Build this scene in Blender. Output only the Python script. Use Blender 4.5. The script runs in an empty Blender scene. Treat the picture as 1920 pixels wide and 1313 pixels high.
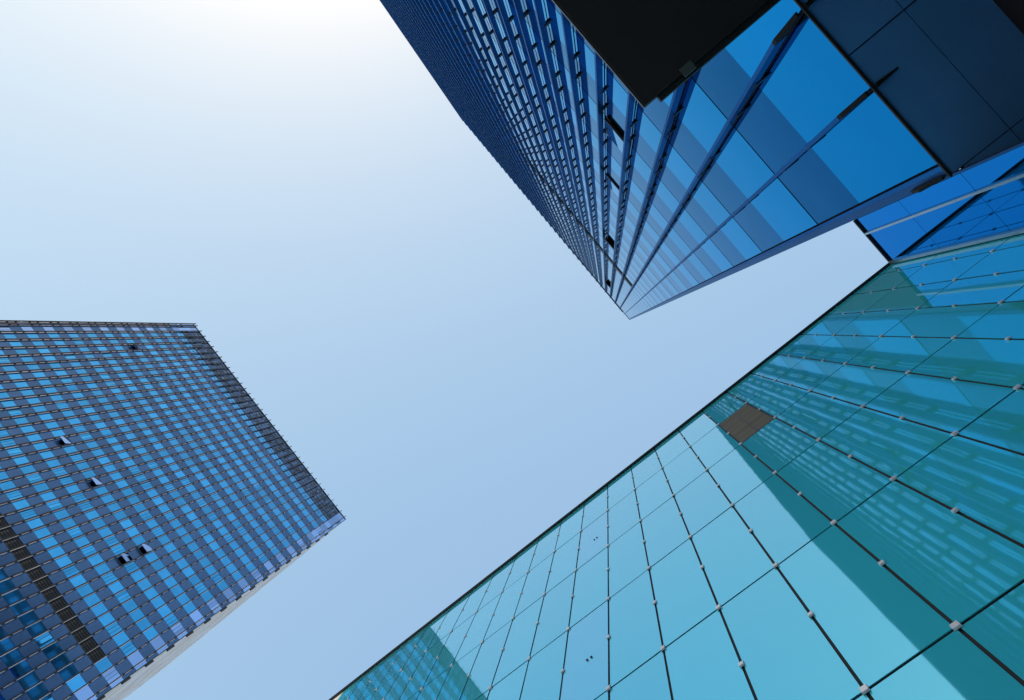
import bpy, bmesh, math, random
from mathutils import Vector, Matrix
random.seed(7)
C = bpy.context.scene
COL = C.collection
PI = math.pi
rad = math.radians

# ------------------------------------------------------------------ camera, sky, sun, exposure
EYE = 1.6                      # eye height over the plaza
D = 2.10                       # distance from the eye to the teal glass wall
X = 2.04 * D                   # distance to the plane of the blue tower and the blue return wing
XL = 66.5                      # distance to the grey-banded tower across the plaza
F_PX, ZX, ZY, TH = 1335.94, 1137.26, 619.45, -0.6881

def unit(v):
    return Vector(v).normalized()
Zc = unit((ZX - 960, ZY - 656.5, F_PX))
Xc = (Vector((1, 0, 0)) - Zc.x * Zc).normalized()
Yc = Zc.cross(Xc)
ex = math.cos(TH) * Xc + math.sin(TH) * Yc
ey = -math.sin(TH) * Xc + math.cos(TH) * Yc
ez = Zc
cam = bpy.data.cameras.new('camera')
co = bpy.data.objects.new('camera', cam)
COL.objects.link(co)
cam.sensor_width = 36
cam.sensor_fit = 'HORIZONTAL'
cam.lens = 36 * F_PX / 1920
cam.clip_start = 0.05
cam.clip_end = 6000
right = Vector((ex.x, ey.x, ez.x))
down = Vector((ex.y, ey.y, ez.y))
fwd = Vector((ex.z, ey.z, ez.z))
M = Matrix((right, -down, -fwd)).transposed().to_4x4()
M.translation = (0, 0, EYE)
co.matrix_world = M
C.camera = co

def project(p):
    v = Vector(p) - Vector((0, 0, EYE))
    d = v.dot(fwd)
    if d <= 0.05:
        return None
    return (960 + F_PX * v.dot(right) / d, 656.5 + F_PX * v.dot(down) / d)

def shown(pts):
    """area in the photograph of a quad, 0 when it lies outside the frame"""
    q = [project(p) for p in pts]
    if any(a is None for a in q):
        return 0
    cx = sum(a[0] for a in q) / len(q)
    cy = sum(a[1] for a in q) / len(q)
    if not (-30 < cx < 1950 and -30 < cy < 1343):
        return 0
    s = 0
    for i in range(len(q)):
        a, b = q[i], q[(i + 1) % len(q)]
        s += a[0] * b[1] - a[1] * b[0]
    return abs(s) / 2

SUN_EL = rad(44)
SUN_AZ = Vector((0.2448, -1.0)).normalized()
w = bpy.data.worlds.new('World')
C.world = w
w.use_nodes = True
nt = w.node_tree
bg = nt.nodes['Background']
sky = nt.nodes.new('ShaderNodeTexSky')
sky.sky_type = 'NISHITA'
sky.sun_disc = False
sky.sun_elevation = SUN_EL
sky.sun_rotation = math.atan2(SUN_AZ.x, SUN_AZ.y)
sky.air_density = 1.0
sky.dust_density = 1.0
sky.ozone_density = 1.0
# the camera's flat, hazy rendering of the sky: each channel of the sky texture compressed on its own
SKY = 0.11
sep = nt.nodes.new('ShaderNodeSeparateColor')
com = nt.nodes.new('ShaderNodeCombineColor')
nt.links.new(sky.outputs[0], sep.inputs[0])
for i, (gam, gain) in enumerate(((0.60, 1.433), (0.45, 1.29), (0.25, 1.10))):
    pw = nt.nodes.new('ShaderNodeMath'); pw.operation = 'POWER'
    pw.inputs[1].default_value = gam
    nt.links.new(sep.outputs[i], pw.inputs[0])
    ml = nt.nodes.new('ShaderNodeMath'); ml.operation = 'MULTIPLY'
    ml.inputs[1].default_value = gain * SKY ** gam / SKY
    nt.links.new(pw.outputs[0], ml.inputs[0])
    nt.links.new(ml.outputs[0], com.inputs[i])
nt.links.new(com.outputs[0], bg.inputs[0])
bg.inputs[1].default_value = SKY
sl = bpy.data.lights.new('sun', 'SUN')
so = bpy.data.objects.new('sun', sl)
COL.objects.link(so)
sl.energy = 3.0
sl.angle = rad(0.5)
sl.color = (1.0, 0.95, 0.88)
sdir = Vector((SUN_AZ.x * math.cos(SUN_EL), SUN_AZ.y * math.cos(SUN_EL), math.sin(SUN_EL)))
so.rotation_euler = sdir.to_track_quat('Z', 'Y').to_euler()
so.location = (0, -20, 200)
C.view_settings.view_transform = 'Standard'
C.view_settings.look = 'None'
C.view_settings.gamma = 1
C.view_settings.exposure = 0.0

# ------------------------------------------------------------------ materials
def mat(name, base, rough=0.3, metal=0.0, ior=1.5, spec_tint=None, vary=0.0, noise=0.0, nscale=1.0, bump=0.0, coat=0.0):
    m = bpy.data.materials.new(name)
    m.use_nodes = True
    t = m.node_tree
    b = t.nodes['Principled BSDF']
    b.inputs['Roughness'].default_value = rough
    b.inputs['Metallic'].default_value = metal
    b.inputs['IOR'].default_value = ior
    b.inputs['Coat Weight'].default_value = coat
    b.inputs['Coat Roughness'].default_value = 0.02
    if spec_tint:
        b.inputs['Specular Tint'].default_value = (*spec_tint, 1)
    col = t.nodes.new('ShaderNodeRGB')
    col.outputs[0].default_value = (*base, 1)
    last = col.outputs[0]
    if vary:
        g = t.nodes.new('ShaderNodeNewGeometry')
        oi = t.nodes.new('ShaderNodeObjectInfo')
        ad = t.nodes.new('ShaderNodeMath'); ad.operation = 'ADD'
        t.links.new(g.outputs['Random Per Island'], ad.inputs[0])
        t.links.new(oi.outputs['Random'], ad.inputs[1])
        fr = t.nodes.new('ShaderNodeMath'); fr.operation = 'FRACT'
        t.links.new(ad.outputs[0], fr.inputs[0])
        mr = t.nodes.new('ShaderNodeMapRange')
        mr.inputs['To Min'].default_value = 1 - vary
        mr.inputs['To Max'].default_value = 1 + vary
        t.links.new(fr.outputs[0], mr.inputs['Value'])
        mx = t.nodes.new('ShaderNodeVectorMath'); mx.operation = 'SCALE'
        t.links.new(last, mx.inputs[0]); t.links.new(mr.outputs[0], mx.inputs['Scale'])
        last = mx.outputs[0]
    if noise or bump:
        tc = t.nodes.new('ShaderNodeTexCoord')
        n = t.nodes.new('ShaderNodeTexNoise')
        n.inputs['Scale'].default_value = nscale
        n.inputs['Detail'].default_value = 6
        t.links.new(tc.outputs['Object'], n.inputs['Vector'])
        if noise:
            mr2 = t.nodes.new('ShaderNodeMapRange')
            mr2.inputs['From Min'].default_value = 0.25
            mr2.inputs['From Max'].default_value = 0.75
            mr2.inputs['To Min'].default_value = 1 - noise
            mr2.inputs['To Max'].default_value = 1 + noise
            t.links.new(n.outputs['Fac'], mr2.inputs['Value'])
            mx2 = t.nodes.new('ShaderNodeVectorMath'); mx2.operation = 'SCALE'
            t.links.new(last, mx2.inputs[0]); t.links.new(mr2.outputs[0], mx2.inputs['Scale'])
            last = mx2.outputs[0]
        if bump:
            bp = t.nodes.new('ShaderNodeBump')
            bp.inputs['Strength'].default_value = bump
            bp.inputs['Distance'].default_value = 0.01
            t.links.new(n.outputs['Fac'], bp.inputs['Height'])
            t.links.new(bp.outputs[0], b.inputs['Normal'])
    t.links.new(last, b.inputs['Base Color'])
    return m

def frit(name, base, f0, vary):
    """glass with a printed colour layer under a tinted reflecting face that turns clear at grazing angles"""
    m = mat(name, base, 0.9, vary=vary)
    t = m.node_tree
    p = t.nodes['Principled BSDF']
    src = p.inputs['Base Color'].links[0].from_socket
    lw = t.nodes.new('ShaderNodeLayerWeight')
    lw.inputs['Blend'].default_value = 0.5
    pw = t.nodes.new('ShaderNodeMath'); pw.operation = 'POWER'
    pw.inputs[1].default_value = 5
    t.links.new(lw.outputs['Facing'], pw.inputs[0])
    fr = t.nodes.new('ShaderNodeMix'); fr.data_type = 'RGBA'
    fr.inputs[6].default_value = (*f0, 1)
    fr.inputs[7].default_value = (1, 1, 1, 1)
    t.links.new(pw.outputs[0], fr.inputs[0])
    iv = t.nodes.new('ShaderNodeVectorMath'); iv.operation = 'SUBTRACT'
    iv.inputs[0].default_value = (1, 1, 1)
    t.links.new(fr.outputs[2], iv.inputs[1])
    mu = t.nodes.new('ShaderNodeVectorMath'); mu.operation = 'MULTIPLY'
    t.links.new(src, mu.inputs[0]); t.links.new(iv.outputs[0], mu.inputs[1])
    df = t.nodes.new('ShaderNodeBsdfDiffuse')
    gl = t.nodes.new('ShaderNodeBsdfGlossy')
    gl.inputs['Roughness'].default_value = 0.03
    t.links.new(mu.outputs[0], df.inputs['Color'])
    t.links.new(fr.outputs[2], gl.inputs['Color'])
    tc = t.nodes.new('ShaderNodeTexCoord')             # faint roller-wave warp of the panes
    n = t.nodes.new('ShaderNodeTexNoise')
    n.inputs['Scale'].default_value = 1.6
    n.inputs['Detail'].default_value = 1
    t.links.new(tc.outputs['Object'], n.inputs['Vector'])
    bp = t.nodes.new('ShaderNodeBump')
    bp.inputs['Strength'].default_value = 1.0
    bp.inputs['Distance'].default_value = 0.0005
    t.links.new(n.outputs['Fac'], bp.inputs['Height'])
    t.links.new(bp.outputs[0], gl.inputs['Normal'])
    ad = t.nodes.new('ShaderNodeAddShader')
    t.links.new(df.outputs[0], ad.inputs[0]); t.links.new(gl.outputs[0], ad.inputs[1])
    t.links.new(ad.outputs[0], t.nodes['Material Output'].inputs[0])
    t.nodes.remove(p)
    return m

MAT = {
    'tower_glass': mat('blue_mirror_glass', (0.014, 0.26, 0.56), 0.02, 1.0, spec_tint=(0.50, 0.86, 0.98), vary=0.10, noise=0.05, nscale=0.6),
    'tower_spandrel': mat('blue_grey_spandrel_glass', (0.018, 0.095, 0.24), 0.06, 1.0, spec_tint=(0.50, 0.78, 0.95), vary=0.08, noise=0.12, nscale=0.9),
    'fin': mat('dark_blue_anodised_fin', (0.015, 0.16, 0.36), 0.25, 0.8, spec_tint=(0.25, 0.34, 0.5), noise=0.15, nscale=0.5),
    'fin_cap': mat('black_fin_end_cap', (0.003, 0.003, 0.0035), 0.9),
    'bracket': mat('black_steel_bracket', (0.008, 0.008, 0.012), 0.45),
    'post': mat('blue_grey_metal_post', (0.03, 0.09, 0.20), 0.3, 0.7, spec_tint=(0.3, 0.5, 0.7), noise=0.1, nscale=0.7),
    'core': mat('black_joint_backing', (0.004, 0.005, 0.007), 0.7),
    'soffit': mat('dark_blue_polished_metal', (0.08, 0.27, 0.60), 0.25, 0.0, vary=0.06, noise=0.1, nscale=0.8),
    'black': mat('matt_black_panel', (0.009, 0.006, 0.007), 0.6, noise=0.3, nscale=2.0),
    'trim': mat('dark_bronze_trim', (0.05, 0.045, 0.04), 0.35, 0.7),
    'fitting': mat('dark_grey_box_paint', (0.06, 0.065, 0.06), 0.5),
    'l_glass': mat('sky_blue_mirror_glass', (0.07, 0.40, 0.72), 0.03, 1.0, vary=0.16, noise=0.08, nscale=0.8),
    'l_spandrel': mat('slate_grey_panel', (0.085, 0.16, 0.30), 0.2, 0.6, spec_tint=(0.45, 0.55, 0.7), vary=0.10, noise=0.08, nscale=0.7),
    'l_pale': mat('pale_lavender_glass', (0.30, 0.45, 0.75), 0.06, 1.0, vary=0.25),
    'l_fin': mat('black_metal_fin', (0.018, 0.018, 0.024), 0.3, 0.3),
    'l_rail': mat('pale_pink_metal_rail', (0.75, 0.66, 0.65), 0.35, 0.1, vary=0.15),
    'b_glass': mat('navy_mirror_glass', (0.15, 0.26, 0.32), 0.04, 0.9, vary=0.7),
    'b_band': mat('dark_grey_band', (0.06, 0.07, 0.09), 0.4),
    'crown': mat('smoked_crown_glass', (0.05, 0.085, 0.16), 0.05, 0.9, vary=0.8),
    'crown_frame': mat('grey_crown_frame', (0.10, 0.14, 0.2), 0.4, 0.3),
    'louvre_dark': mat('black_louvre', (0.01, 0.01, 0.011), 0.6, noise=0.3, nscale=3),
    'clad': mat('beige_side_cladding', (0.66, 0.61, 0.60), 0.4, 0.1, vary=0.12, noise=0.1, nscale=0.4),
    'tan_mirrored': mat('tan_reflection_patch', (0.55, 0.42, 0.27), 0.45, 0.1, vary=0.25),
    'teal': frit('teal_fritted_glass', (0.04, 0.66, 0.96), (0.08, 0.29, 0.44), 0.06),
    'teal_clear': frit('lilac_clear_glass', (0.08, 0.64, 0.96), (0.09, 0.28, 0.48), 0.0),
    'wing': mat('deep_blue_glass', (0.012, 0.24, 0.60), 0.02, 1.0, spec_tint=(0.55, 0.78, 0.98), vary=0.06),
    'cream': mat('sunlit_cream_panel', (0.75, 0.72, 0.66), 0.4),
    'coping': mat('black_coping', (0.008, 0.008, 0.009), 0.4),
    'rail': mat('brushed_aluminium_rail', (0.42, 0.45, 0.47), 0.3, 0.8, noise=0.1, nscale=3),
    'clip': mat('stainless_clip', (0.75, 0.75, 0.78), 0.35, 0.4, vary=0.1),
    'clip_base': mat('black_clip_gasket', (0.01, 0.01, 0.01), 0.6),
    'louvre': mat('bronze_grey_louvre', (0.40, 0.36, 0.28), 0.5, 0.1, vary=0.15),
    'paving': mat('grey_stone_paving', (0.58, 0.57, 0.55), 0.7, noise=0.25, nscale=1.5),
}

# ------------------------------------------------------------------ mesh helpers
class MB:
    def __init__(self, base=(0, 0, 0)):
        self.v, self.f, self.b = [], [], Vector(base)
    def quad(self, pts):
        n = len(self.v)
        self.v += [Vector(p) - self.b for p in pts]
        self.f.append(tuple(range(n, n + len(pts))))
    def box(self, x0, x1, y0, y1, z0, z1):
        n = len(self.v)
        self.v += [Vector(p) - self.b for p in ((x0, y0, z0), (x1, y0, z0), (x1, y1, z0), (x0, y1, z0),
                                                (x0, y0, z1), (x1, y0, z1), (x1, y1, z1), (x0, y1, z1))]
        for q in ((3, 2, 1, 0), (4, 5, 6, 7), (0, 1, 5, 4), (1, 2, 6, 5), (2, 3, 7, 6), (3, 0, 4, 7)):
            self.f.append(tuple(n + i for i in q))
    def solid(self, lo, hi):
        """prism between two quads given in the same order"""
        n = len(self.v)
        self.v += [Vector(p) - self.b for p in list(lo) + list(hi)]
        k = len(lo)
        self.f.append(tuple(n + i for i in reversed(range(k))))
        self.f.append(tuple(n + k + i for i in range(k)))
        for i in range(k):
            j = (i + 1) % k
            self.f.append((n + i, n + j, n + k + j, n + k + i))
    def build(self, name, m, parent=None, stuff=False, label=None):
        me = bpy.data.meshes.new(name)
        me.from_pydata([tuple(v) for v in self.v], [], self.f)
        if len(self.f) > 1:
            bm = bmesh.new()
            bm.from_mesh(me)
            bmesh.ops.recalc_face_normals(bm, faces=bm.faces)
            bm.to_mesh(me)
            bm.free()
        me.materials.append(MAT[m])
        o = bpy.data.objects.new(name, me)
        COL.objects.link(o)
        if parent:
            o.parent = parent
        if stuff:
            o['kind'] = 'stuff'
        if label:
            o['label'] = label
        return o

def thing(name, loc, label, cat):
    o = bpy.data.objects.new(name, None)
    COL.objects.link(o)
    o.location = loc
    o.empty_display_size = 0.5
    o['label'] = label
    o['category'] = cat
    return o

def many(name, m, items, maker, parent, limit=100):
    """items: (score, data): the `limit` largest in view become parts, the rest one stuff part"""
    items = sorted(items, key=lambda t: -t[0])
    b = parent.location
    for s, d in items[:limit]:
        k = MB(b); maker(k, d); k.build(name, m, parent)
    if len(items) > limit:
        k = MB(b)
        for s, d in items[limit:]:
            maker(k, d)
        k.build(name, m, parent, stuff=True)

def h(k):            # height over the eye -> world z
    return k + EYE

def pane_x(x, y0, y1, z0, z1, t, s, jit):
    """pane in a wall of constant x facing s, outer face at x, with a hair of tilt"""
    a, c = random.uniform(-jit, jit), random.uniform(-jit, jit)
    xs = [x + a * p + c * q for p, q in ((-1, -1), (1, -1), (1, 1), (-1, 1))]
    out = [(xs[0], y0, z0), (xs[1], y1, z0), (xs[2], y1, z1), (xs[3], y0, z1)]
    inn = [(px - s * t, py, pz) for px, py, pz in out]
    return out, inn

# ------------------------------------------------------------------ ground
g = MB()
g.quad([(-3000, -3000, 0), (3000, -3000, 0), (3000, 3000, 0), (-3000, 3000, 0)])
go = g.build('plaza', 'paving')
go['kind'] = 'structure'

# ------------------------------------------------------------------ blue tower with fins
BASE = Vector((X, -20, 0))
T = thing('glass_tower', BASE, 'tall blue glass tower with projecting dark vertical fins and a dark polished overhanging underside', 'tower')
SO = h(2.12 * X)                               # underside of the tower
FL = [2.12, 3.28] + [4.40 + 0.968 * k for k in range(27)]       # floor lines in units of X
SP = [2.76, 3.88] + [4.40 + 0.968 * k + 0.478 for k in range(26)]  # top of each vision row
ROOF = h(29.87 * X)
Y_L = -10.72 * X                               # far end of the face
FY = [-0.055 * X - 0.2975 * X * j for j in range(36)]           # fin lines
BAYS = [(0.228 * X, FY[0])] + [(FY[i], FY[i + 1]) for i in range(35)] + [(FY[35], Y_L)]
k = MB(BASE)
k.box(X + 0.05, X + 34, Y_L, 0.2715 * X, SO + 0.12, ROOF - 0.9)
k.build('core', 'core', T)
glass, span, louv = [], [], []
openw = {(4, 3): 0.10, (4, 5): 0.05, (4, 10): 0.22, (4, 21): 0.3}
for bi, (ya, yb) in enumerate(BAYS):
    for fi in range(len(FL) - 1):
        z0, zm, z1 = h(FL[fi] * X), h(SP[fi] * X), h(FL[fi + 1] * X)
        y0, y1 = yb + 0.028, ya - 0.028
        sc = shown([(X, y0, z0), (X, y1, z0), (X, y1, zm), (X, y0, zm)])
        if fi == 13 and 2 <= bi <= 13:
            louv.append((sc, (y0, y1, z0, zm)))
        elif (bi, fi) in openw:
            pass
        else:
            glass.append((sc, (y0, y1, z0 + 0.02, zm - 0.008)))
        sc = shown([(X, y0, zm), (X, y1, zm), (X, y1, z1), (X, y0, z1)])
        span.append((sc, (y0, y1, zm + 0.008, z1 - 0.02)))
def mk_pane(k, d):
    o, i = pane_x(X, *d, 0.03, -1, 0.0012)
    k.solid(o, i)
def mk_span(k, d):
    o, i = pane_x(X + 0.006, *d, 0.03, -1, 0.0012)
    k.solid(o, i)
many('window', 'tower_glass', glass, mk_pane, T)
many('spandrel_panel', 'tower_spandrel', span, mk_span, T)
def mk_louv(k, d):
    y0, y1, z0, z1 = d
    n = 6
    for i in range(n):
        a = z0 + (z1 - z0) * i / n
        b = z0 + (z1 - z0) * (i + 0.8) / n
        k.box(X - 0.05, X + 0.04, y0, y1, a, b)
many('louvre_panel', 'louvre_dark', louv, mk_louv, T)
for (bi, fi), out in openw.items():            # top-hung windows pushed open
    ya, yb = BAYS[bi]
    y0, y1, z0, z1 = yb + 0.14, ya - 0.14, h(FL[fi] * X) + 0.02, h(SP[fi] * X) - 0.02
    p = MB(BASE)
    lo = [(X - out, y0, z0), (X - out, y1, z0), (X - out + 0.04, y1, z0), (X - out + 0.04, y0, z0)]
    hi = [(X - 0.005, y0, z1), (X - 0.005, y1, z1), (X + 0.035, y1, z1), (X + 0.035, y0, z1)]
    p.solid(lo, hi)
    ow = p.build('open_window', 'tower_glass', T)
    fr = MB(BASE)
    for a, b in ((y0 - 0.05, y0 - 0.002), (y1 + 0.002, y1 + 0.05)):
        lo = [(X - out - 0.01, a, z0), (X - out - 0.01, b, z0), (X - out + 0.06, b, z0), (X - out + 0.06, a, z0)]
        hi = [(X - 0.01, a, z1), (X - 0.01, b, z1), (X + 0.04, b, z1), (X + 0.04, a, z1)]
        fr.solid(lo, hi)
    fr.box(X - out - 0.01, X - out + 0.06, y0 - 0.05, y1 + 0.05, z0 - 0.07, z0 - 0.002)
    f = fr.build('window_frame', 'bracket', ow)
F0, F1 = X - 0.29, X - 0.085                   # fin blade stands clear of the glass
brk = []
for j, y in enumerate(FY + [Y_L + 0.03]):
    k = MB(BASE)
    k.box(F0, F1, y - 0.03, y + 0.03, SO + 0.62, ROOF + 0.35)
    fin = k.build('fin', 'fin', T)
    c = MB(BASE)
    lo = [(F1 - 0.03, y - 0.03, SO + 0.03), (F1, y - 0.03, SO + 0.03), (F1, y + 0.03, SO + 0.03), (F1 - 0.03, y + 0.03, SO + 0.03)]
    mi = [(F0, y - 0.032, SO + 0.5), (F1, y - 0.032, SO + 0.5), (F1, y + 0.032, SO + 0.5), (F0, y + 0.032, SO + 0.5)]
    up = [(F0, y - 0.032, SO + 0.618), (F1, y - 0.032, SO + 0.618), (F1, y + 0.032, SO + 0.618), (F0, y + 0.032, SO + 0.618)]
    c.solid(lo, mi); c.solid(mi, up)
    c.build('fin_cap', 'fin_cap', fin)
    c = MB(BASE)                               # tapering dark strip added under the soffit for the streak behind the fin
    c.solid([(X + 0.005, y - 0.03, SO - 0.05), (X + 0.34, y - 0.012, SO - 0.008), (X + 0.34, y + 0.012, SO - 0.008), (X + 0.005, y + 0.03, SO - 0.05)],
            [(X + 0.005, y - 0.03, SO - 0.002), (X + 0.34, y - 0.012, SO - 0.002), (X + 0.34, y + 0.012, SO - 0.002), (X + 0.005, y + 0.03, SO - 0.002)])
    c.build('soffit_streak', 'fin_cap', fin)
    for fi in range(len(SP)):
        for dz in (-0.09, 0.28):
            z = h((SP[fi] + dz) * X)
            brk.append((shown([(X - 0.1, y, z), (X, y, z), (X, y, z + 0.1), (X - 0.1, y, z + 0.1)]), (y, z)))
def mk_brk(k, d):
    y, z = d
    k.box(F1 - 0.06, X - 0.0015, y - 0.045, y + 0.045, z, z + 0.16)
many('fin_bracket', 'bracket', brk, mk_brk, T)
k = MB(BASE)
k.box(X - 0.05, X + 0.3, Y_L, 0.2715 * X, h(FL[-1] * X) + 0.01, ROOF - 0.25)
k.build('roof_coping', 'tower_spandrel', T)
k = MB(BASE)
k.box(X - 0.11, X + 0.3, Y_L, -0.16 * X, ROOF - 0.248, ROOF + 0.5)
k.build('roof_gutter', 'black', T)
k = MB(BASE)                                   # corner post: dark reveal and blue-grey edge profile
k.box(X - 0.03, X + 0.05, 0.2285 * X, 0.243 * X, SO + 0.02, h(FL[-1] * X))
k.build('corner_reveal', 'fin', T)
k = MB(BASE)
k.box(X - 0.012, X + 0.05, 0.2432 * X, 0.2715 * X, SO + 0.02, h(FL[-1] * X))
k.build('corner_post', 'post', T)
k = MB(BASE)
y = 0.262 * X
lo = [(X - 0.06, y - 0.02, SO + 0.1), (X - 0.03, y - 0.02, SO + 0.1), (X - 0.03, y + 0.02, SO + 0.1), (X - 0.06, y + 0.02, SO + 0.1)]
mi = [(X - 0.16, y - 0.02, SO + 0.55), (X - 0.02, y - 0.02, SO + 0.55), (X - 0.02, y + 0.02, SO + 0.55), (X - 0.16, y + 0.02, SO + 0.55)]
hi = [(X - 0.05, y - 0.02, SO + 1.0), (X - 0.02, y - 0.02, SO + 1.0), (X - 0.02, y + 0.02, SO + 1.0), (X - 0.05, y + 0.02, SO + 1.0)]
k.solid(lo, mi); k.solid(mi, hi)
k.build('fin_cap', 'fin_cap', T)
# underside: polished panels with open joints
xs = [X + 0.004, 1.19 * X, 1.374 * X]
ys = [0.268 * X] + [-0.168 * X - 0.595 * X * j for j in range(18)] + [Y_L]
k = MB(BASE)
k.box(X + 0.02, 1.5 * X, Y_L, 0.2685 * X, SO + 0.03, SO + 0.1)
k.box(X + 0.17, 1.5 * X, 0.2685 * X + 0.002, D - 0.005, SO + 0.03, SO + 0.1)
k.build('soffit_backing', 'core', T)
for i in range(2):
    for j in range(len(ys) - 1):
        k = MB(BASE)
        k.box(xs[i] + 0.007, xs[i + 1] - 0.007, ys[j + 1] + 0.009, ys[j] - 0.009, SO, SO + 0.025)
        k.build('soffit_panel', 'soffit', T)
k = MB(BASE)                                   # the underside runs on behind the wing screen
k.box(X + 0.17, xs[1] - 0.007, 0.268 * X + 0.004, D - 0.01, SO, SO + 0.025)
k.build('soffit_panel', 'soffit', T)
k = MB(BASE)
k.box(xs[1] + 0.007, xs[2] - 0.007, 0.268 * X + 0.004, D - 0.01, SO, SO + 0.025)
k.build('soffit_panel', 'soffit', T)
k = MB(BASE)
k.box(X - 0.035, X + 0.003, Y_L, 0.2685 * X, SO - 0.02, SO + 0.015)
k.build('soffit_drip_edge', 'black', T)
k = MB(BASE)
k.box(1.374 * X, 1.374 * X + 0.3, Y_L, D - 0.01, 0, SO + 0.025)
k.build('lobby_wall', 'black', T)

# ------------------------------------------------------------------ black canopy by the tower
ZC = h(2.6 * D)
cx, cy = 0.2352 * 2.6 * D, -0.2049 * 2.6 * D
K = thing('entrance_canopy', (cx, cy - 4, ZC), 'flat black entrance canopy with a square corner, in front of the blue tower', 'canopy')
k = MB(K.location)
k.box(cx, 1.374 * X - 0.003, cy - 14, cy, ZC, ZC + 0.06)
k.build('canopy_slab', 'black', K)
k = MB(K.location)
bx = 0.2565 * 2.6 * D
k.box(bx, 1.374 * X - 0.003, cy + 0.002, cy + 0.045, ZC + 0.03, ZC + 0.075)
k.build('edge_beam', 'black', K)
k = MB(K.location)
k.box(cx - 0.012, cx - 0.002, cy - 14, cy + 0.001, ZC + 0.02, ZC + 0.05)
k.build('edge_trim', 'trim', K)
k = MB(K.location)
k.box(bx, 1.374 * X - 0.003, cy - 0.012, cy - 0.004, ZC - 0.006, ZC - 0.001)
k.build('edge_trim', 'trim', K)
k = MB(K.location)
k.box(0.2985 * 2.6 * D, 0.317 * 2.6 * D, -0.2115 * 2.6 * D, -0.1985 * 2.6 * D, ZC - 0.025, ZC - 0.0005)
k.build('junction_box', 'fitting', K)

# ------------------------------------------------------------------ grey-banded tower across the plaza
BL = Vector((-XL, -0.45 * XL, 0))
L = thing('glass_tower', BL, 'tower of grey and sky blue window bands behind thin black fins, beige narrow side', 'tower')
Y0, Y1 = -0.0555 * XL, -0.8465 * XL            # near and far corner
RL = h(2.128 * XL)
P = 0.0623
def row(k):                                    # grey band k: bottom and top
    c = 1.3595 + P * k
    return c - 0.0163, c + 0.0163
CR = row(10)[1]                                # crown starts over this band
LY = [-(0.0639 + 0.02148 * j) * XL for j in range(37)]
LB = [(Y0, LY[0])] + [(LY[i], LY[i + 1]) for i in range(36)] + [(LY[36], Y1)]
k = MB(BL)
k.box(-XL - 55, -XL - 0.06, Y1, Y0 - 0.02, 0.5, RL - 0.3)
k.build('core', 'core', L)
win, spn, pale, darkl, rails = [], [], [], [], []
for bi, (ya, yb) in enumerate(LB):
    y0, y1 = yb + 0.03, ya - 0.03
    for kk in range(-21, 13):
        a, b = row(kk)
        c = row(kk + 1)[0]
        z0, z1, z2 = h(a * XL), h(b * XL), min(h(c * XL), RL - 0.1)
        crown = a > CR - 0.001
        if crown and 2 <= bi <= len(LB) - 3:
            continue
        sc = shown([(-XL, y0, z0), (-XL, y1, z0), (-XL, y1, z1), (-XL, y0, z1)])
        if z1 < RL - 0.1:
            if bi <= 1 and kk > 8 or crown:
                pale.append((sc, (y0, y1, z0 + 0.02, z1 - 0.02)))
            else:
                spn.append((sc, (y0, y1, z0 + 0.02, z1 - 0.02)))
        if z2 - z1 < 0.2:
            continue
        sc = shown([(-XL, y0, z1), (-XL, y1, z1), (-XL, y1, z2), (-XL, y0, z2)])
        d = (y0, y1, z1 + 0.02, z2 - 0.02)
        if kk == -5 and bi >= 3:
            darkl.append((sc, d))
        elif bi <= 1 or crown or bi >= len(LB) - 2:
            pale.append((sc, d))
        else:
            win.append((sc, d))
def mk_lw(k, d):
    y0, y1, z0, z1 = d
    if random.random() < 0.2:                  # casements split in three lights
        for q in range(3):
            o, i = pane_x(-XL, y0 + (y1 - y0) * q / 3 + 0.02, y0 + (y1 - y0) * (q + 1) / 3 - 0.02, z0, z1, 0.04, 1, 0.02)
            k.solid(o, i)
    else:
        o, i = pane_x(-XL, *d, 0.04, 1, 0.006)
        k.solid(o, i)
def mk_ls(k, d):
    y0, y1, z0, z1 = d
    k.box(-XL - 0.04, -XL + 0.012, y0, y1, z0, z1)
def mk_ld(k, d):
    y0, y1, z0, z1 = d
    for i in range(5):
        k.box(-XL - 0.05, -XL - 0.005, y0, y1, z0 + (z1 - z0) * i / 5, z0 + (z1 - z0) * (i + 0.75) / 5)
LOPEN = {(33, 6), (22, -1), (17, -1), (9, -1), (9, -2)}
many('window', 'l_glass', win, mk_lw, L)
for bi, kk in LOPEN:
    ya, yb = LB[bi]
    z0, z1 = h(row(kk)[1] * XL) + 0.1, h(row(kk + 1)[0] * XL) - 0.1
    k = MB(BL)
    k.solid([(-XL + 0.55, yb + 0.1, z0), (-XL + 0.55, ya - 0.1, z0), (-XL + 0.6, ya - 0.1, z0), (-XL + 0.6, yb + 0.1, z0)],
            [(-XL + 0.02, yb + 0.1, z1), (-XL + 0.02, ya - 0.1, z1), (-XL + 0.07, ya - 0.1, z1), (-XL + 0.07, yb + 0.1, z1)])
    k.build('open_window', 'l_pale', L)
many('spandrel_panel', 'l_spandrel', spn, mk_ls, L)
many('corner_pane', 'l_pale', pale, mk_lw, L)
many('louvre_panel', 'louvre_dark', darkl, mk_ld, L)
lbr = []
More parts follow.
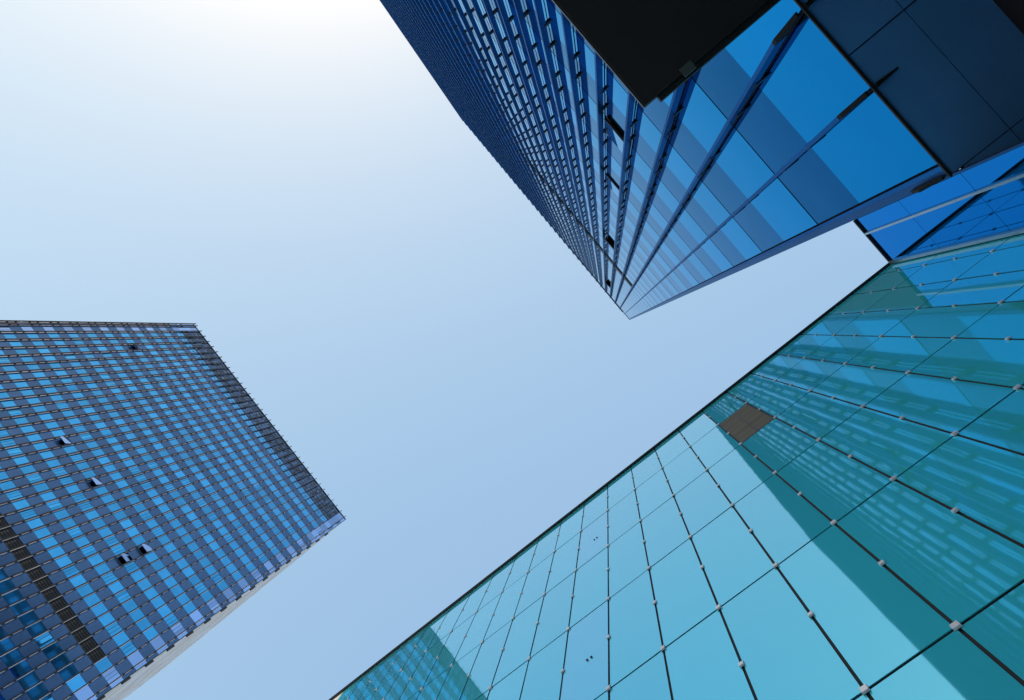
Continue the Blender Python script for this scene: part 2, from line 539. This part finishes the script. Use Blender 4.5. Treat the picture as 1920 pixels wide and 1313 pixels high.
for j, y in enumerate(LY + [Y1 + 0.05]):
    k = MB(BL)
    k.box(-XL + 0.16, -XL + 0.36, y - 0.06, y + 0.06, 4, RL + 0.5)
    k.build('fin', 'l_fin', L)
    k = MB(BL)                                 # pale rail the fin is fixed to
    k.box(-XL + 0.014, -XL + 0.06, y - 0.09, y + 0.09, 4, h(CR * XL))
    k.build('mullion', 'l_rail', L)
    for kk in range(-20, 12):
        a, b = row(kk)
        for dz in (0.0045, 0.0275):
            z = h((a + dz) * XL)
            lbr.append((shown([(-XL, y, z), (-XL + 0.3, y, z), (-XL + 0.3, y, z + 0.2), (-XL, y, z + 0.2)]), (y, z)))
def mk_lbr(k, d):
    y, z = d
    k.box(-XL + 0.062, -XL + 0.19, y - 0.1, y + 0.1, z - 0.12, z + 0.12)
many('fin_bracket', 'bracket', lbr, mk_lbr, L)
# smoked crown screen over two storeys
ca, cb = LB[2][0] - 0.1, LB[-3][1] + 0.1
k = MB(BL)
zc0, zc1 = h(CR * XL), RL - 0.1
panes = []
ny, nz = 70, 7
for i in range(ny):
    for j in range(nz):
        ya = ca + (cb - ca) * i / ny
        yb = ca + (cb - ca) * (i + 1) / ny
        za = zc0 + (zc1 - zc0) * j / nz
        zb = zc0 + (zc1 - zc0) * (j + 1) / nz
        o, n_ = pane_x(-XL - 0.02, yb + 0.03, ya - 0.03, za + 0.05, zb - 0.03, 0.03, 1, 0.03)
        k.solid(o, n_)
k.build('crown_screen', 'crown', L)
k = MB(BL)
for j in range(0, nz + 1):
    za = zc0 + (zc1 - zc0) * j / nz
    k.box(-XL - 0.018, -XL + 0.012, cb, ca, za - 0.05, za + 0.05)
k.build('crown_rail', 'crown_frame', L)
k = MB(BL)
k.box(-XL - 0.4, -XL + 0.1, Y1, Y0 - 0.02, RL - 0.098, RL)
k.build('roof_coping', 'l_fin', L)
# near corner: black edge with a block at every grey band
k = MB(BL)
k.box(-XL - 0.06, -XL + 0.14, Y0 - 0.06, Y0 + 0.04, 0.5, RL)
k.build('corner_edge', 'l_fin', L)
for kk in range(-12, 11):
    a, b = row(kk)
    k = MB(BL)
    k.box(-XL - 0.04, -XL + 0.2, Y0 + 0.042, Y0 + 0.3, h((a - 0.009) * XL), h((a + 0.011) * XL))
    k.build('corner_block', 'louvre_dark', L)
k = MB(BL)
sw = []
r2 = random.Random(3)
for kk in range(-20, 13):
    a, b = row(kk)
    c = row(kk + 1)[0]
    if a > 2.1:
        continue
    k.box(-XL - 55, -XL - 0.1, Y0 - 0.018, Y0 + 0.03, h(a * XL), h(b * XL) - 0.03)
    k.box(-XL - 55, -XL - 0.1, Y0 - 0.018, Y0 + 0.012, h(b * XL) + 0.25, h(c * XL) - 0.25)
    x1 = -XL - 0.4
    while x1 > -XL - 50:
        wd = 1.5 + 4 * r2.random()
        if r2.random() < 0.4:  # tan patches: reflections on the side face painted as colour
            d = (x1 - wd, x1, h(a * XL) + 0.02, h(a * XL) + 1.3)
            sw.append((shown([(d[0], Y0, d[2]), (d[1], Y0, d[2]), (d[1], Y0, d[3]), (d[0], Y0, d[3])]), d))
        x1 -= wd + 0.1
k.build('side_cladding', 'clad', L)
def mk_sw(k, d):
    k.box(d[0], d[1], Y0 - 0.018, Y0 + 0.036, d[2], d[3])
many('side_reflection', 'tan_mirrored', sw, mk_sw, L)

# ------------------------------------------------------------------ dark tower behind the blue one, mirrored in the banded facade
BB = Vector((58, -44, 0))
B = thing('glass_tower', BB, 'dark glass tower hidden behind the blue tower, mirrored in the grey banded facade', 'tower')
k = MB(BB)
k.box(40.1, 76, -70, -18, 0, 181)
k.build('core', 'core', B)
wn, sp = MB(BB), MB(BB)
for i in range(43):
    z = 1 + i * 4.2
    for j in range(26):
        y = -70 + 2 * j
        wn.box(40, 40.08, y + 0.05, y + 1.95, z, z + 2.7)
    sp.box(39.96, 40.09, -70, -18, z + 2.75, z + 4.15)
wn.build('window_band', 'b_glass', B)
sp.build('spandrel_band', 'b_band', B)
k = MB(BB)
k.box(39.9, 76.1, -70.1, -17.9, 181.01, 182)
k.build('roof_coping', 'l_fin', B)

# ------------------------------------------------------------------ teal glass pavilion with blue return wing
BG = Vector((0, D + 1, 0))
G = thing('glass_pavilion', BG, 'low teal dotted glass building held by small steel clips, with a blue glass return wing', 'building')
HS = [5.9143, 5.0867, 4.2445, 3.3966, 2.5385, 1.6803, 0.8203, -0.0397, -0.756]
ZH = [h(a * D) for a in HS]
XC = [(-0.8043 + 0.2459 * c) * D for c in range(-24, 12)] + [X - 0.012]
CI = {c + 24: c for c in range(-24, 12)}
WY = [0.5553 * D, 0.693 * D, D - 0.012]
k = MB(BG)
k.box(XC[0], X + 8, D + 0.009, D + 10, 0, ZH[0] - 0.02)
k.box(X + 0.022, X + 0.16, WY[0], D + 0.008, 0, ZH[0] - 0.02)
k.build('backing_wall', 'core', G)
def pane_y(x0, x1, z0, z1, jit):
    a, c = random.uniform(-jit, jit), random.uniform(-jit, jit)
    yy = [D + a * p + c * q for p, q in ((-1, -1), (1, -1), (1, 1), (-1, 1))]
    o = [(x0, yy[0], z0), (x1, yy[1], z0), (x1, yy[2], z1), (x0, yy[3], z1)]
    return o, [(px, py + 0.006, pz) for px, py, pz in o]
tp = []
for i in range(len(XC) - 1):
    for r in range(len(ZH) - 1):
        c = CI[i]
        d = (XC[i] + 0.0095, XC[i + 1] - 0.0095, ZH[r + 1] + 0.0125, ZH[r] - 0.0125)
        sc = shown([(d[0], D, d[2]), (d[1], D, d[2]), (d[1], D, d[3]), (d[0], D, d[3])])
        if (c, r) == (4, 1):
            lp = d
        elif c <= -13:  # direct sun on the end columns painted in as cream panes
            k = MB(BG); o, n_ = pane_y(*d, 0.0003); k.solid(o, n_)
            k.build('sunlit_end_panel', 'cream', G, label='end panel with sunlight painted in as cream')
        elif (c, r) in ((-1, 1), (-1, 3)):
            k = MB(BG); o, n_ = pane_y(*d, 0.0009); k.solid(o, n_)
            po = k.build('glass_panel', 'teal_clear', G, label='clearer lilac glass panel with two small dark fittings')
            mx, mz = (d[0] + d[1]) / 2 + 0.04, d[2] + (d[3] - d[2]) * 0.42
            f = MB(BG)
            for dx in (-0.025, 0.02):
                f.box(mx + dx, mx + dx + 0.018, D - 0.012, D - 0.0012, mz, mz + 0.012)
            f.build('pull_handle', 'clip_base', po)
        else:
            tp.append((sc, d))
def mk_tp(k, d):
    o, n_ = pane_y(*d, 0.0009)
    k.solid(o, n_)
many('glass_panel', 'teal', tp, mk_tp, G)
k = MB(BG)                                     # ventilation louvre in place of one panel
n = 44
for i in range(n):
    za = lp[2] + (lp[3] - lp[2]) * i / n
    k.solid([(lp[0] + 0.012, D - 0.002, za), (lp[1] - 0.012, D - 0.002, za), (lp[1] - 0.012, D + 0.007, za + 0.012), (lp[0] + 0.012, D + 0.007, za + 0.012)],
            [(lp[0] + 0.012, D - 0.002, za + 0.014), (lp[1] - 0.012, D - 0.002, za + 0.014), (lp[1] - 0.012, D + 0.007, za + 0.026), (lp[0] + 0.012, D + 0.007, za + 0.026)])
lo_ = k.build('louvre_panel', 'louvre', G)
k = MB(BG)
k.box(lp[0], lp[0] + 0.011, D - 0.004, D + 0.007, lp[2], lp[3])
k.box(lp[1] - 0.011, lp[1], D - 0.004, D + 0.007, lp[2], lp[3])
k.box((lp[0] + lp[1]) / 2 - 0.006, (lp[0] + lp[1]) / 2 + 0.006, D - 0.004, D - 0.0022, lp[2], lp[3])
k.build('louvre_frame', 'trim', lo_)
cl = []
for i in range(len(XC) - 1):
    for r in range(len(ZH) - 1):
        if r > 0:
            cl.append((XC[i], ZH[r], 1.0))
        cl.append((XC[i], (ZH[r] + ZH[r + 1]) / 2, 0.85))
def clip_score(d):
    x, z, s = d
    a = 0.04
    return shown([(x - a, D, z - a), (x + a, D, z - a), (x + a, D, z + a), (x - a, D, z + a)])
def mk_clip(k, d):
    x, z, s = d
    a, b = 0.022 * s, 0.024 * s
    k.solid([(x - a, D - 0.004, z - b), (x + a, D - 0.004, z - b), (x + a, D - 0.004, z + b), (x - a, D - 0.004, z + b)],
            [(x - a + 0.003, D - 0.016, z - b + 0.003), (x + a - 0.003, D - 0.016, z - b + 0.003), (x + a - 0.003, D - 0.016, z + b - 0.003), (x - a + 0.003, D - 0.016, z + b - 0.003)])
    k.box(x - a * 0.6, x + a * 0.6, D - 0.0038, D - 0.001, z - b * 0.6, z + b * 0.6)
many('glass_clip', 'clip', [(clip_score(d), d) for d in cl], mk_clip, G)
# return wing
for i in range(2):
    for r in range(len(ZH) - 1):
        k = MB(BG)
        o, n_ = pane_x(X, WY[i] + 0.006, WY[i + 1] - 0.006, ZH[r + 1] + 0.005, ZH[r] - 0.005, 0.012, -1, 0.0004)
        k.solid(o, n_)
        k.build('glass_panel', 'wing', G, label='deep blue glass panel of the return wing')
k = MB(BG)
k.box(X - 0.045, X - 0.0015, WY[1] - 0.02, WY[1] + 0.012, 0, ZH[0] - 0.006)
k.build('vertical_rail', 'rail', G)
k = MB(BG)
k.box(X - 0.05, X - 0.0015, D - 0.062, D - 0.018, 0, ZH[0] - 0.006)
k.build('vertical_rail', 'rail', G)
k = MB(BG)
k.box(X - 0.02, X + 0.02, WY[0] - 0.03, WY[0] - 0.002, 0, SO - 0.05)
k.build('edge_profile', 'post', G)
k = MB(BG)
k.box(XC[0], X + 8, D - 0.045, D + 0.4, ZH[0] - 0.004, ZH[0] + 0.03)
k.box(X - 0.035, X + 0.2, WY[0], D - 0.045, ZH[0] - 0.004, ZH[0] + 0.03)
k.build('coping', 'coping', G)
